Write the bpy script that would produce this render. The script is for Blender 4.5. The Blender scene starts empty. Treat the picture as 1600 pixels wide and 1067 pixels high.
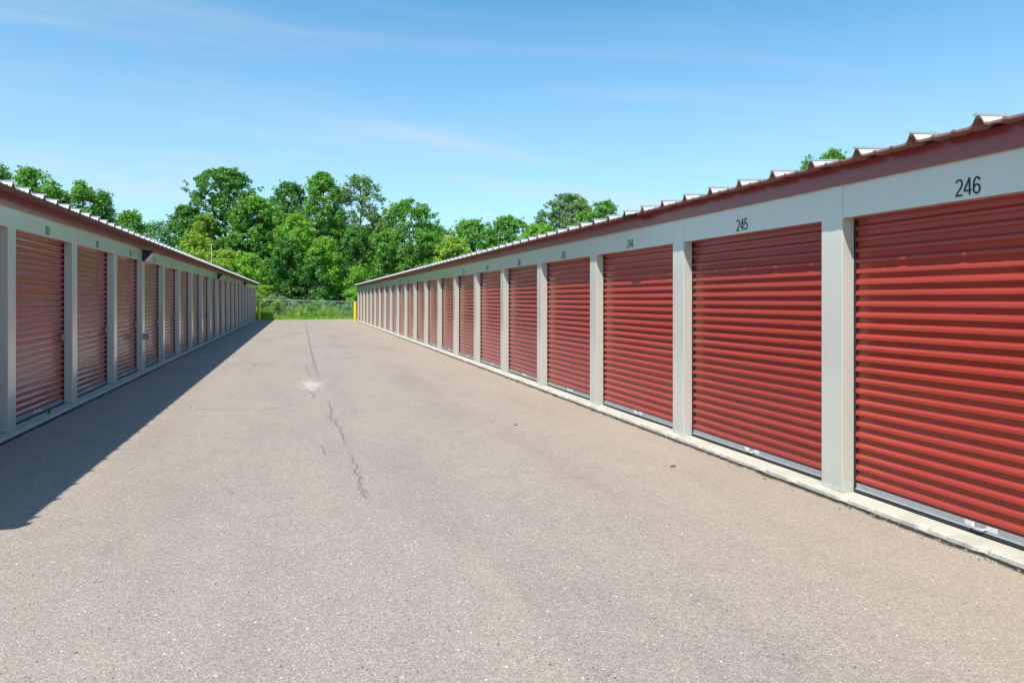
import bpy, bmesh, math, random
import numpy as np
from mathutils import Vector, Matrix, noise as mnoise

S = bpy.context.scene
COL = S.collection
R = math.radians

# ------------------------------------------------------------------ camera
F_PX = 1066.7; XC = 800.0; YH = 468.2; CAMZ = 2.028
YAW = math.atan((800 - 467.5) / F_PX)
CT, ST = math.cos(YAW), math.sin(YAW)
cd = bpy.data.cameras.new('camera'); cam = bpy.data.objects.new('camera', cd); COL.objects.link(cam)
cam.location = (0, 0, CAMZ); cam.rotation_euler = (R(90), 0, -YAW)
cd.sensor_width = 36; cd.lens = 24.0; cd.shift_y = -(533.5 - YH) / 1600.0
cd.clip_start = 0.1; cd.clip_end = 3000
S.camera = cam

# ------------------------------------------------------------------ sky + sun
SUN_DIR = Vector((-1.44, -1.66, 3.585)).normalized()
EL = math.asin(SUN_DIR.z); AZ = math.atan2(SUN_DIR.x, SUN_DIR.y)
w = bpy.data.worlds.new('World'); S.world = w; w.use_nodes = True
nt = w.node_tree; N = nt.nodes; L = nt.links
for n in list(N): N.remove(n)
out = N.new('ShaderNodeOutputWorld'); bg = N.new('ShaderNodeBackground'); bg.inputs[1].default_value = 0.114
sky = N.new('ShaderNodeTexSky'); sky.sky_type = 'NISHITA'; sky.sun_disc = False
sky.sun_elevation = EL; sky.sun_rotation = AZ % (2 * math.pi)
sky.altitude = 200; sky.air_density = 1.0; sky.dust_density = 0.25; sky.ozone_density = 1.6
tc = N.new('ShaderNodeTexCoord'); sep = N.new('ShaderNodeSeparateXYZ'); L.new(tc.outputs['Generated'], sep.inputs[0])
zz = N.new('ShaderNodeMath'); zz.operation = 'ADD'; zz.inputs[1].default_value = 0.10; L.new(sep.outputs[2], zz.inputs[0])
zm = N.new('ShaderNodeMath'); zm.operation = 'MAXIMUM'; zm.inputs[1].default_value = 0.05; L.new(zz.outputs[0], zm.inputs[0])
dx = N.new('ShaderNodeMath'); dx.operation = 'DIVIDE'; L.new(sep.outputs[0], dx.inputs[0]); L.new(zm.outputs[0], dx.inputs[1])
dy = N.new('ShaderNodeMath'); dy.operation = 'DIVIDE'; L.new(sep.outputs[1], dy.inputs[0]); L.new(zm.outputs[0], dy.inputs[1])
cb = N.new('ShaderNodeCombineXYZ'); L.new(dx.outputs[0], cb.inputs[0]); L.new(dy.outputs[0], cb.inputs[1])
mp = N.new('ShaderNodeMapping'); mp.inputs['Rotation'].default_value = (0, 0, R(38)); mp.inputs['Scale'].default_value = (0.42, 1.25, 1)
mp.inputs['Location'].default_value = (1.3, 0.4, 0)
L.new(cb.outputs[0], mp.inputs[0])
nz = N.new('ShaderNodeTexNoise'); nz.inputs['Scale'].default_value = 0.9; nz.inputs['Detail'].default_value = 8; nz.inputs['Roughness'].default_value = 0.62; nz.inputs['Distortion'].default_value = 0.9
L.new(mp.outputs[0], nz.inputs['Vector'])
cr = N.new('ShaderNodeMapRange'); cr.inputs['From Min'].default_value = 0.45; cr.inputs['From Max'].default_value = 0.80; cr.inputs['To Min'].default_value = 0.0; cr.inputs['To Max'].default_value = 0.36
cr.interpolation_type = 'SMOOTHSTEP'
L.new(nz.outputs[0], cr.inputs[0])
# thin veil growing toward the horizon
hz = N.new('ShaderNodeMapRange'); hz.inputs['From Min'].default_value = 0.0; hz.inputs['From Max'].default_value = 0.40; hz.inputs['To Min'].default_value = 0.62; hz.inputs['To Max'].default_value = 0.0
L.new(sep.outputs[2], hz.inputs[0])
ad = N.new('ShaderNodeMath'); ad.operation = 'ADD'; ad.use_clamp = True; L.new(cr.outputs[0], ad.inputs[0]); L.new(hz.outputs[0], ad.inputs[1])
mx = N.new('ShaderNodeMix'); mx.data_type = 'RGBA'; mx.inputs['B'].default_value = (4.9, 5.5, 6.2, 1)
tint = N.new('ShaderNodeMix'); tint.data_type = 'RGBA'; tint.blend_type = 'MULTIPLY'; tint.inputs['Factor'].default_value = 1.0
tint.inputs['B'].default_value = (0.72, 1.36, 1.46, 1)
L.new(sky.outputs[0], tint.inputs['A'])
L.new(tint.outputs['Result'], mx.inputs['A']); L.new(ad.outputs[0], mx.inputs['Factor'])
L.new(mx.outputs['Result'], bg.inputs[0]); L.new(bg.outputs[0], out.inputs[0])

sd = bpy.data.lights.new('sun', 'SUN'); sd.energy = 5.0; sd.angle = R(0.53); sd.color = (1.0, 0.95, 0.86)
so = bpy.data.objects.new('sun', sd); COL.objects.link(so)
so.rotation_euler = (-SUN_DIR).to_track_quat('-Z', 'Y').to_euler(); so.location = (-20, -20, 40)

S.view_settings.view_transform = 'Standard'; S.view_settings.look = 'None'
S.view_settings.exposure = 0.34; S.view_settings.gamma = 1.0; S.view_settings.use_curve_mapping = False

# ------------------------------------------------------------------ helpers
def uvx(x): return (x - XC) / F_PX
def gp(x, y, z=0.0):
    """world point at height z seen at photo pixel (x, y)"""
    zc = F_PX * (CAMZ - z) / (y - YH); xc = uvx(x) * zc
    return Vector((xc * CT + zc * ST, -xc * ST + zc * CT, z))
def at_depth(x, Y):
    u = uvx(x); X = Y * (ST + u * CT) / (CT - u * ST)
    return X, Y * CT + X * ST
def height_at(y, zc): return CAMZ + (YH - y) * zc / F_PX

def tag(o, label=None, cat=None, group=None, kind=None):
    if label: o['label'] = label
    if cat: o['category'] = cat
    if group: o['group'] = group
    if kind: o['kind'] = kind
    return o
def obj(name, me, mat=None, parent=None, smooth=False):
    o = bpy.data.objects.new(name, me); COL.objects.link(o)
    if mat is not None:
        me.materials.clear(); me.materials.append(mat)
    if smooth: me.polygons.foreach_set('use_smooth', [True] * len(me.polygons))
    if parent: o.parent = parent
    return o
def empty(name, loc=(0, 0, 0)):
    o = bpy.data.objects.new(name, None); COL.objects.link(o); o.location = loc; o.empty_display_size = 0.3
    return o
def from_bm(bm, name, recalc=True):
    if recalc: bmesh.ops.recalc_face_normals(bm, faces=bm.faces)
    me = bpy.data.meshes.new(name); bm.to_mesh(me); bm.free(); return me
def box(bm, a, b, bevel=0.0, seg=1):
    lo = Vector((min(a[0], b[0]), min(a[1], b[1]), min(a[2], b[2]))); hi = Vector((max(a[0], b[0]), max(a[1], b[1]), max(a[2], b[2])))
    r = bmesh.ops.create_cube(bm, size=1.0, matrix=Matrix.Translation((lo + hi) / 2) @ Matrix.Diagonal((*(hi - lo), 1)))
    if bevel > 0:
        es = list({e for v in r['verts'] for e in v.link_edges})
        bmesh.ops.bevel(bm, geom=es, offset=bevel, segments=seg, affect='EDGES', profile=0.5)
def tube(bm, pts, rads, n=8, cap=True):
    rings = []
    for i, p in enumerate(pts):
        p = Vector(p)
        d = (Vector(pts[min(i + 1, len(pts) - 1)]) - Vector(pts[max(i - 1, 0)])).normalized()
        a = d.cross(Vector((0.31, 0.95, 0.05)));
        if a.length < 1e-3: a = d.cross(Vector((1, 0, 0)))
        a.normalize(); b = d.cross(a)
        rings.append([bm.verts.new(p + (a * math.cos(2 * math.pi * k / n) + b * math.sin(2 * math.pi * k / n)) * rads[i]) for k in range(n)])
    for r0, r1 in zip(rings, rings[1:]):
        for k in range(n): bm.faces.new((r0[k], r0[(k + 1) % n], r1[(k + 1) % n], r1[k]))
    if cap: bm.faces.new(rings[0]); bm.faces.new(rings[-1][::-1])
def prism(bm, prof, y0, y1, P):
    """closed profile [(out, z)] swept in y; P maps (out, y, z) to world"""
    A = [bm.verts.new(P(o, y0, z)) for o, z in prof]; B = [bm.verts.new(P(o, y1, z)) for o, z in prof]
    n = len(prof)
    for k in range(n): bm.faces.new((A[k], A[(k + 1) % n], B[(k + 1) % n], B[k]))
    bm.faces.new(A[::-1]); bm.faces.new(B)

# ------------------------------------------------------------------ materials
def mat(name, col, rough=0.5, spec=0.5, metal=0.0, coat=0.0):
    m = bpy.data.materials.new(name); m.use_nodes = True
    p = m.node_tree.nodes['Principled BSDF']
    p.inputs['Base Color'].default_value = (*col, 1); p.inputs['Roughness'].default_value = rough
    p.inputs['Specular IOR Level'].default_value = spec; p.inputs['Metallic'].default_value = metal
    p.inputs['Coat Weight'].default_value = coat; p.inputs['Coat Roughness'].default_value = 0.16; p.inputs['Coat IOR'].default_value = 1.7
    return m
def P_(m): return m.node_tree.nodes['Principled BSDF']
def nn(m, t, **kw):
    n = m.node_tree.nodes.new(t)
    for k, v in kw.items():
        if hasattr(n, k): setattr(n, k, v)
        else: n.inputs[k].default_value = v
    return n
def ln(m, a, b): m.node_tree.links.new(a, b)
def coord(m, scale=(1, 1, 1), rot=(0, 0, 0)):
    g = nn(m, 'ShaderNodeNewGeometry'); mp = nn(m, 'ShaderNodeMapping')
    mp.inputs['Scale'].default_value = scale; mp.inputs['Rotation'].default_value = rot
    ln(m, g.outputs['Position'], mp.inputs[0]); return mp.outputs[0]
def noise(m, vec, scale, detail=4, rough=0.55, dist=0.0):
    n = nn(m, 'ShaderNodeTexNoise'); n.inputs['Scale'].default_value = scale; n.inputs['Detail'].default_value = detail
    n.inputs['Roughness'].default_value = rough; n.inputs['Distortion'].default_value = dist; ln(m, vec, n.inputs['Vector']); return n.outputs[0]
def ramp(m, fac, stops, interp='LINEAR'):
    r = nn(m, 'ShaderNodeValToRGB'); cr = r.color_ramp; cr.interpolation = interp
    while len(cr.elements) > 1: cr.elements.remove(cr.elements[-1])
    for i, (p, c) in enumerate(stops):
        e = cr.elements[0] if i == 0 else cr.elements.new(p)
        e.position = p; e.color = (*c, 1) if len(c) == 3 else c
    ln(m, fac, r.inputs[0]); return r.outputs[0]
def mixc(m, fac, a, b, blend='MIX'):
    x = nn(m, 'ShaderNodeMix'); x.data_type = 'RGBA'; x.blend_type = blend
    for s, k in ((fac, 'Factor'), (a, 'A'), (b, 'B')):
        if hasattr(s, 'links'): ln(m, s, x.inputs[k])
        else: x.inputs[k].default_value = s if k == 'Factor' else (*s, 1)
    return x.outputs['Result']
def mth(m, op, a, b=0.0, clamp=False):
    x = nn(m, 'ShaderNodeMath'); x.operation = op; x.use_clamp = clamp
    for i, s in enumerate((a, b)):
        if hasattr(s, 'links'): ln(m, s, x.inputs[i])
        else: x.inputs[i].default_value = s
    return x.outputs[0]
def bump(m, h, strength, dist=0.01):
    b = nn(m, 'ShaderNodeBump'); b.inputs['Strength'].default_value = strength; b.inputs['Distance'].default_value = dist
    ln(m, h, b.inputs['Height']); ln(m, b.outputs[0], P_(m).inputs['Normal'])
def g3(v): return (v, v, v)

def painted(name, col, rough=0.4, spec=0.5, dirt=(0.16, 0.14, 0.11), wave=0.10, dirt_h=0.35, coat=0.0, streak=0.13):
    """painted steel: faint streaks, splash dirt near the ground, slight oil-canning"""
    m = mat(name, col, rough, spec, coat=coat)
    v = coord(m); n1 = noise(m, v, 1.3, 5); n2 = noise(m, coord(m, (9, 9, 0.9)), 2.2, 6)
    c = mixc(m, ramp(m, n1, [(0.35, g3(0)), (0.7, g3(0.22))]), col, tuple(min(1, x * 1.22 + 0.01) for x in col))
    c = mixc(m, ramp(m, n2, [(0.58, g3(0)), (0.88, g3(streak))]), c, dirt)
    sepz = nn(m, 'ShaderNodeSeparateXYZ'); ln(m, v, sepz.inputs[0])
    hgt = nn(m, 'ShaderNodeMapRange'); hgt.inputs['From Min'].default_value = 0.05; hgt.inputs['From Max'].default_value = dirt_h
    hgt.inputs['To Min'].default_value = 0.4; hgt.inputs['To Max'].default_value = 0.0; ln(m, sepz.outputs[2], hgt.inputs[0])
    n3 = noise(m, v, 14, 6, 0.7)
    c = mixc(m, mth(m, 'MULTIPLY', hgt.outputs[0], ramp(m, n3, [(0.38, g3(0)), (0.75, g3(1))])), c, dirt)
    ln(m, c, P_(m).inputs['Base Color'])
    ln(m, mth(m, 'ADD', mth(m, 'MULTIPLY', n3, 0.16), rough - 0.06), P_(m).inputs['Roughness'])
    bump(m, noise(m, v, 1.6, 2), wave, 0.02)
    return m

M = {}
M['wall'] = painted('wall_paint', (0.545, 0.55, 0.485), 0.34, 0.5, coat=1.0)
M['header'] = painted('header_paint', (0.545, 0.55, 0.485), 0.34, 0.5, coat=1.0)
M['maroon'] = painted('fascia_paint', (0.215, 0.020, 0.020), 0.34, 0.5, dirt=(0.12, 0.05, 0.045), coat=0.5)
M['brown'] = painted('eave_underside', (0.25, 0.135, 0.118), 0.5, 0.4, dirt=(0.10, 0.07, 0.06))
M['door'] = painted('door_paint', (0.325, 0.040, 0.026), 0.18, 0.25, dirt=(0.24, 0.06, 0.045), wave=0.25, dirt_h=0.5, streak=0.0, coat=0.4)
M['roof'] = painted('roof_metal', (0.50, 0.52, 0.54), 0.45, 0.4, dirt=(0.55, 0.55, 0.54))
M['seamcap'] = mat('seam_cap_metal', (0.36, 0.37, 0.38), 0.45, 0.4)
M['galv'] = mat('galvanised', (0.46, 0.47, 0.48), 0.38, 0.5, 0.55)
M['handle'] = mat('bright_zinc', (0.70, 0.70, 0.70), 0.3, 0.5, 0.3)
M['wire'] = mat('weathered_zinc', (0.24, 0.27, 0.26), 0.6, 0.4, 0.2)
M['bar'] = painted('bottom_bar', (0.29, 0.30, 0.31), 0.42, 0.4)
M['rubber'] = mat('rubber', (0.02, 0.02, 0.022), 0.75, 0.3)
M['black'] = mat('black_plastic', (0.018, 0.018, 0.02), 0.5, 0.4)
M['ink'] = mat('number_vinyl', (0.012, 0.020, 0.035), 0.5, 0.4)
M['dark'] = mat('dark_cavity', (0.03, 0.03, 0.032), 0.9, 0.1)
M['lens'] = mat('lamp_lens', (0.55, 0.56, 0.58), 0.25, 0.5)
M['boxgrey'] = mat('box_grey', (0.30, 0.33, 0.36), 0.45, 0.5)
M['yellow'] = painted('bollard_yellow', (0.80, 0.56, 0.02), 0.45, 0.45, dirt=(0.45, 0.33, 0.06))
M['white'] = mat('white_plastic', (0.75, 0.75, 0.74), 0.5)

P_(M['door']).inputs['Coat IOR'].default_value = 1.45
_m = M['door']; _l = P_(_m).inputs['Base Color'].links[0].from_socket; _oi = nn(_m, 'ShaderNodeObjectInfo')
_r = ramp(_m, _oi.outputs['Random'], [(0.0, (0.90, 0.92, 0.94)), (0.5, (1.0, 1.0, 1.0)), (1.0, (1.08, 1.12, 1.10))])
ln(_m, mixc(_m, 1.0, _l, _r, 'MULTIPLY'), P_(_m).inputs['Base Color'])
# concrete
m = mat('concrete', (0.5, 0.47, 0.40), 0.9, 0.25); v = coord(m)
a = noise(m, v, 3.0, 8, 0.65); b = noise(m, v, 90, 4, 0.7)
c = ramp(m, a, [(0.25, (0.36, 0.335, 0.285)), (0.5, (0.52, 0.485, 0.41)), (0.8, (0.60, 0.565, 0.485))])
c = mixc(m, ramp(m, b, [(0.3, g3(0.5)), (0.5, g3(0))]), c, (0.26, 0.24, 0.20))
ln(m, c, P_(m).inputs['Base Color']); bump(m, mth(m, 'ADD', b, mth(m, 'MULTIPLY', a, 0.6)), 0.7, 0.006); M['conc'] = m

# asphalt
m = mat('asphalt', (0.3, 0.27, 0.25), 0.92, 0.25); v = coord(m)
vo = nn(m, 'ShaderNodeTexVoronoi'); vo.inputs['Scale'].default_value = 140; ln(m, v, vo.inputs['Vector'])
vo2 = nn(m, 'ShaderNodeTexVoronoi'); vo2.inputs['Scale'].default_value = 42; ln(m, v, vo2.inputs['Vector'])
sc = nn(m, 'ShaderNodeSeparateColor'); ln(m, vo.outputs['Color'], sc.inputs[0])
sc2 = nn(m, 'ShaderNodeSeparateColor'); ln(m, vo2.outputs['Color'], sc2.inputs[0])
base = ramp(m, sc.outputs[0], [(0.0, (0.190, 0.162, 0.136)), (0.25, (0.243, 0.209, 0.176)), (0.6, (0.285, 0.244, 0.205)), (0.85, (0.325, 0.280, 0.236)), (0.95, (0.40, 0.352, 0.300)), (1.0, (0.48, 0.44, 0.39))])
base = mixc(m, ramp(m, sc.outputs[1], [(0.93, g3(0)), (0.96, g3(0.6))]), base, (0.36, 0.24, 0.17))
big = noise(m, coord(m, (1, 0.22, 1)), 0.9, 6, 0.6)
base = mixc(m, 1.0, base, ramp(m, big, [(0.28, (0.86, 0.86, 0.87)), (0.5, (1.0, 1.0, 1.0)), (0.72, (1.07, 1.065, 1.055))]), 'MULTIPLY')
pat = noise(m, v, 2.6, 7, 0.68)
base = mixc(m, 1.0, base, ramp(m, pat, [(0.25, (0.92, 0.91, 0.91)), (0.5, (1.0, 1.0, 1.0)), (0.75, (1.06, 1.055, 1.05))]), 'MULTIPLY')
mid = noise(m, v, 22, 5, 0.7)
base = mixc(m, 1.0, base, ramp(m, mid, [(0.3, (0.86, 0.86, 0.87)), (0.7, (1.14, 1.13, 1.12))]), 'MULTIPLY')
# isolated pale stones and dark pits
st = mth(m, 'MULTIPLY', mth(m, 'LESS_THAN', sc2.outputs[0], 0.009), mth(m, 'LESS_THAN', vo2.outputs['Distance'], 0.32))
base = mixc(m, st, base, (0.66, 0.62, 0.58))
st = mth(m, 'MULTIPLY', mth(m, 'GREATER_THAN', sc2.outputs[0], 0.965), mth(m, 'LESS_THAN', vo2.outputs['Distance'], 0.30))
base = mixc(m, st, base, (0.07, 0.065, 0.062))
# faint stains of their own shape
sn = noise(m, coord(m, (0.6, 0.35, 1)), 0.5, 8, 0.62, 0.7)
base = mixc(m, ramp(m, sn, [(0.60, g3(0)), (0.74, g3(0.30))]), base, (0.17, 0.15, 0.14))
sn = noise(m, coord(m, (1.6, 0.25, 1), (0, 0, 0.05)), 1.1, 6, 0.6)
base = mixc(m, ramp(m, sn, [(0.56, g3(0)), (0.78, g3(0.35))]), base, (0.37, 0.305, 0.25))
# pale chalky patch beside the crack
pc = gp(487, 601)
sx = nn(m, 'ShaderNodeSeparateXYZ'); ln(m, v, sx.inputs[0])
ax = mth(m, 'DIVIDE', mth(m, 'SUBTRACT', sx.outputs[0], pc.x), 0.34); ay = mth(m, 'DIVIDE', mth(m, 'SUBTRACT', sx.outputs[1], pc.y), 1.15)
dd = mth(m, 'SQRT', mth(m, 'ADD', mth(m, 'MULTIPLY', ax, ax), mth(m, 'MULTIPLY', ay, ay)))
dd = mth(m, 'ADD', dd, mth(m, 'MULTIPLY', mth(m, 'SUBTRACT', noise(m, coord(m,(1,0.45,1)), 6, 7, 0.75), 0.5), 3.4))
base = mixc(m, ramp(m, dd, [(0.2, g3(0.55)), (1.2, g3(0))]), base, (0.50, 0.485, 0.46))
ex = nn(m, 'ShaderNodeMapRange'); ex.inputs['From Min'].default_value = 3.2; ex.inputs['From Max'].default_value = 5.1; ln(m, mth(m, 'ADD', sx.outputs[0], mth(m, 'MULTIPLY', pat, 1.2)), ex.inputs[0])
base = mixc(m, mth(m, 'MULTIPLY', ex.outputs[0], 0.28, True), base, (0.40, 0.315, 0.235))
base = mixc(m, 1.0, base, (1.12, 1.11, 1.10), 'MULTIPLY')
ln(m, base, P_(m).inputs['Base Color'])
hh = mth(m, 'ADD', mth(m, 'MULTIPLY', vo.outputs['Distance'], -1.0), mth(m, 'MULTIPLY', mid, 1.2))
bump(m, hh, 0.55, 0.006); M['asphalt'] = m

# soil under the grass
m = mat('soil', (0.10, 0.12, 0.03), 0.95, 0.1); v = coord(m)
ln(m, ramp(m, noise(m, v, 1.2, 8, 0.7), [(0.3, (0.055, 0.085, 0.018)), (0.6, (0.10, 0.14, 0.03)), (0.8, (0.19, 0.17, 0.075))]), P_(m).inputs['Base Color']); M['soil'] = m
# gravel verge
m = mat('verge', (0.4, 0.36, 0.3), 0.95, 0.1); v = coord(m)
ln(m, ramp(m, noise(m, v, 9, 8, 0.75), [(0.3, (0.20, 0.19, 0.10)), (0.5, (0.38, 0.34, 0.28)), (0.7, (0.62, 0.58, 0.52))]), P_(m).inputs['Base Color']); M['verge'] = m

def crackmat(name, strength, scale, colr=(0.05, 0.046, 0.045), width=0.5, fade=True):
    m = mat(name, colr, 0.95, 0.1); nt = m.node_tree
    uv = nn(m, 'ShaderNodeUVMap'); s = nn(m, 'ShaderNodeSeparateXYZ'); ln(m, uv.outputs[0], s.inputs[0])
    d = mth(m, 'ABSOLUTE', mth(m, 'SUBTRACT', s.outputs[0], 0.5)); d = mth(m, 'MULTIPLY', d, 2.0)
    n = noise(m, coord(m), scale, 8, 0.75)
    d2 = mth(m, 'ADD', d, mth(m, 'MULTIPLY', mth(m, 'SUBTRACT', n, 0.5), 1.1))
    core = ramp(m, d2, [(0.0, g3(strength)), (width * 0.45, g3(strength * 0.85)), (width, g3(strength * 0.22)), (0.95, g3(0))])
    brk = ramp(m, noise(m, coord(m), 3.2, 5, 0.65), [(0.34, g3(0.40)), (0.58, g3(1))])
    end = mth(m, 'MULTIPLY', mth(m, 'MULTIPLY', core, s.outputs[1]), brk if fade else 1.0)
    tr = nn(m, 'ShaderNodeBsdfTransparent'); mx = nn(m, 'ShaderNodeMixShader')
    ln(m, end, mx.inputs[0]); ln(m, tr.outputs[0], mx.inputs[1]); ln(m, P_(m).outputs[0], mx.inputs[2])
    ln(m, mx.outputs[0], nt.nodes['Material Output'].inputs[0]); return m
M['crack'] = crackmat('crack_fill', 0.40, 30, (0.07, 0.062, 0.058), 0.30)
M['seam'] = crackmat('seam_fill', 1.0, 16, (0.035, 0.033, 0.032), 0.62, False)
M['joint'] = crackmat('joint_fill', 0.42, 12, (0.09, 0.08, 0.075), 0.5)

def leafmat(name, c0, c1, c2, trans=0.30):
    m = bpy.data.materials.new(name); m.use_nodes = True; nt = m.node_tree
    for n in list(nt.nodes): nt.nodes.remove(n)
    o = nt.nodes.new('ShaderNodeOutputMaterial'); g = nt.nodes.new('ShaderNodeNewGeometry')
    v = g.outputs['Position']
    n1 = noise(m, v, 0.55, 3)
    k = mth(m, 'ADD', mth(m, 'MULTIPLY', g.outputs['Random Per Island'], 0.45), mth(m, 'MULTIPLY', n1, 0.75))
    c = ramp(m, k, [(0.30, c0), (0.58, c1), (0.88, c2)])
    d = nt.nodes.new('ShaderNodeBsdfDiffuse'); t = nt.nodes.new('ShaderNodeBsdfTranslucent'); gl = nt.nodes.new('ShaderNodeBsdfGlossy')
    gl.inputs['Roughness'].default_value = 0.45; gl.inputs['Color'].default_value = (1, 1, 1, 1)
    ln(m, c, d.inputs[0]); tcx = mixc(m, 1.0, c, (1.25, 1.35, 0.6), 'MULTIPLY'); ln(m, tcx, t.inputs[0])
    m1 = nt.nodes.new('ShaderNodeMixShader'); m1.inputs[0].default_value = trans; ln(m, d.outputs[0], m1.inputs[1]); ln(m, t.outputs[0], m1.inputs[2])
    m2 = nt.nodes.new('ShaderNodeMixShader'); m2.inputs[0].default_value = 0.012; ln(m, m1.outputs[0], m2.inputs[1]); ln(m, gl.outputs[0], m2.inputs[2])
    ln(m, m2.outputs[0], o.inputs[0]); return m
LM = {
 'deep':   leafmat('leaf_deep', (0.048, 0.143, 0.037), (0.101, 0.267, 0.059), (0.196, 0.400, 0.092), 0.35),
 'mid':    leafmat('leaf_mid', (0.075, 0.200, 0.037), (0.159, 0.360, 0.066), (0.270, 0.501, 0.109), 0.38),
 'bright': leafmat('leaf_bright', (0.112, 0.276, 0.032), (0.223, 0.451, 0.055), (0.353, 0.601, 0.100), 0.42),
 'yellow': leafmat('leaf_yellow', (0.176, 0.293, 0.050), (0.316, 0.468, 0.078), (0.484, 0.618, 0.128), 0.42),
 'grey':   leafmat('leaf_grey', (0.107, 0.188, 0.072), (0.187, 0.309, 0.121), (0.294, 0.436, 0.200), 0.28),
 'blue':   leafmat('leaf_blue', (0.101, 0.227, 0.125), (0.186, 0.351, 0.192), (0.278, 0.468, 0.275)),
 'grass':  leafmat('leaf_grass', (0.151, 0.289, 0.046), (0.264, 0.451, 0.076), (0.417, 0.577, 0.152), 0.40),
}
m = mat('bark', (0.12, 0.10, 0.08), 0.9, 0.2)
ln(m, ramp(m, noise(m, coord(m, (4, 4, 0.8)), 2.0, 6), [(0.3, (0.05, 0.042, 0.034)), (0.7, (0.19, 0.165, 0.135))]), P_(m).inputs['Base Color']); M['bark'] = m
m = mat('pale_bark', (0.3, 0.28, 0.24), 0.9, 0.2); M['pale_bark'] = m

# ------------------------------------------------------------------ ground, asphalt
def grid(name, x0, x1, y0, y1, z, mt, nx=1, ny=1):
    bm = bmesh.new(); V = [[bm.verts.new((x0 + (x1 - x0) * i / nx, y0 + (y1 - y0) * j / ny, z)) for i in range(nx + 1)] for j in range(ny + 1)]
    for j in range(ny):
        for i in range(nx): bm.faces.new((V[j][i], V[j][i + 1], V[j + 1][i + 1], V[j + 1][i]))
    return tag(obj(name, from_bm(bm, name), mt), kind='structure')
grid('ground', -600, 600, -300, 900, -0.03, M['soil'])
# asphalt with a slightly ragged far edge
rng = random.Random(4)
bm = bmesh.new(); far = [(x, 71.9 + 0.018 * x + rng.uniform(-.10, .10)) for x in np.arange(-30, 40.01, 0.5)]
vs = [bm.verts.new((x, y, 0)) for x, y in far]; b0 = bm.verts.new((40, -40, 0)); b1 = bm.verts.new((-30, -40, 0))
bm.faces.new([b1, b0] + vs[::-1])
tag(obj('asphalt', from_bm(bm, 'asphalt'), M['asphalt']), kind='structure')
grid('gravel_verge', -30, 40, 60, 73.1, -0.012, M['verge'])

def ribbon(name, pts, width, mt, seed=0, jitter=0.0, step=0.05, fade=True, z=0.004, tag_kind='structure', parent=None):
    r = random.Random(seed); P = [Vector((p[0], p[1], 0)) for p in pts]; Q = []
    for a, b in zip(P, P[1:]):
        n = max(1, int((b - a).length / step))
        for k in range(n): Q.append(a.lerp(b, k / n))
    Q.append(P[-1])
    if jitter:
        Q = [q + Vector((mnoise.noise(q * 3.1 + Vector((seed, 0, 0))) + 0.6 * mnoise.noise(q * 11 + Vector((seed, 3, 0))), 0, 0)) * jitter for q in Q]
    bm = bmesh.new(); uvl = bm.loops.layers.uv.new('UVMap'); prev = None; tot = len(Q)
    for i, q in enumerate(Q):
        d = (Q[min(i + 1, tot - 1)] - Q[max(i - 1, 0)]).normalized(); s = Vector((-d.y, d.x, 0)) * width / 2
        v0 = bm.verts.new((q.x - s.x, q.y - s.y, z)); v1 = bm.verts.new((q.x + s.x, q.y + s.y, z))
        f_ = min(1, min(i, tot - 1 - i) / (tot * 0.12)) if fade else 1
        if prev:
            f = bm.faces.new((prev[0], v0, v1, prev[1]))
            for l, uv in zip(f.loops, ((0, prev[2]), (0, f_), (1, f_), (1, prev[2]))): l[uvl].uv = uv
        prev = (v0, v1, f_)
    o = obj(name, from_bm(bm, name), mt, parent)
    if tag_kind: o['kind'] = tag_kind
    return o
def zp(pts): return [gp(440 + .3185 * x, 480 + .3185 * y) for x, y in pts]
ribbon('asphalt_crack', zp([(118, 72), (125, 120), (135, 165), (145, 215), (160, 275), (175, 320), (183, 352), (196, 376)]), 0.15, M['crack'], 1, 0.05)
ribbon('asphalt_crack', zp([(118, 418), (140, 412), (152, 425), (160, 438), (150, 448), (170, 456)]), 0.10, M['crack'], 2, 0.03)
ribbon('asphalt_crack', zp([(228, 448), (238, 490), (250, 515), (240, 542), (266, 562), (290, 600), (303, 640), (320, 690)]), 0.085, M['crack'], 3, 0.04, 0.03)
ribbon('asphalt_crack', zp([(325, 708), (348, 730), (358, 770), (372, 805), (382, 860), (398, 905), (430, 960)]), 0.075, M['crack'], 5, 0.045, 0.025)
ribbon('asphalt_crack', zp([(188, 672), (205, 700), (212, 725), (226, 735)]), 0.06, M['crack'], 7, 0.03, 0.02)
ribbon('asphalt_crack', zp([(120, 280), (128, 318), (142, 350)]), 0.08, M['crack'], 8, 0.03)
for sd_, pts_ in enumerate([[(240, 542), (222, 538), (206, 545)], [(372, 805), (388, 822), (402, 850)], [(382, 860), (372, 884), (380, 905)], [(398, 905), (412, 900), (436, 925)], [(160, 275), (148, 300), (150, 322)], [(303, 640), (318, 646), (330, 660)], [(250, 515), (262, 508)]]):
    ribbon('asphalt_crack', zp(pts_), 0.035, M['crack'], 40 + sd_, 0.02, 0.02)
ribbon('asphalt_joint', [gp(425, 541), gp(500, 541.5), gp(560, 540), gp(640, 545)], 0.30, M['joint'], 9, 0.06)
ribbon('asphalt_joint', [gp(300, 639), gp(380, 640), gp(450, 638)], 0.10, M['joint'], 10, 0.03)

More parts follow.
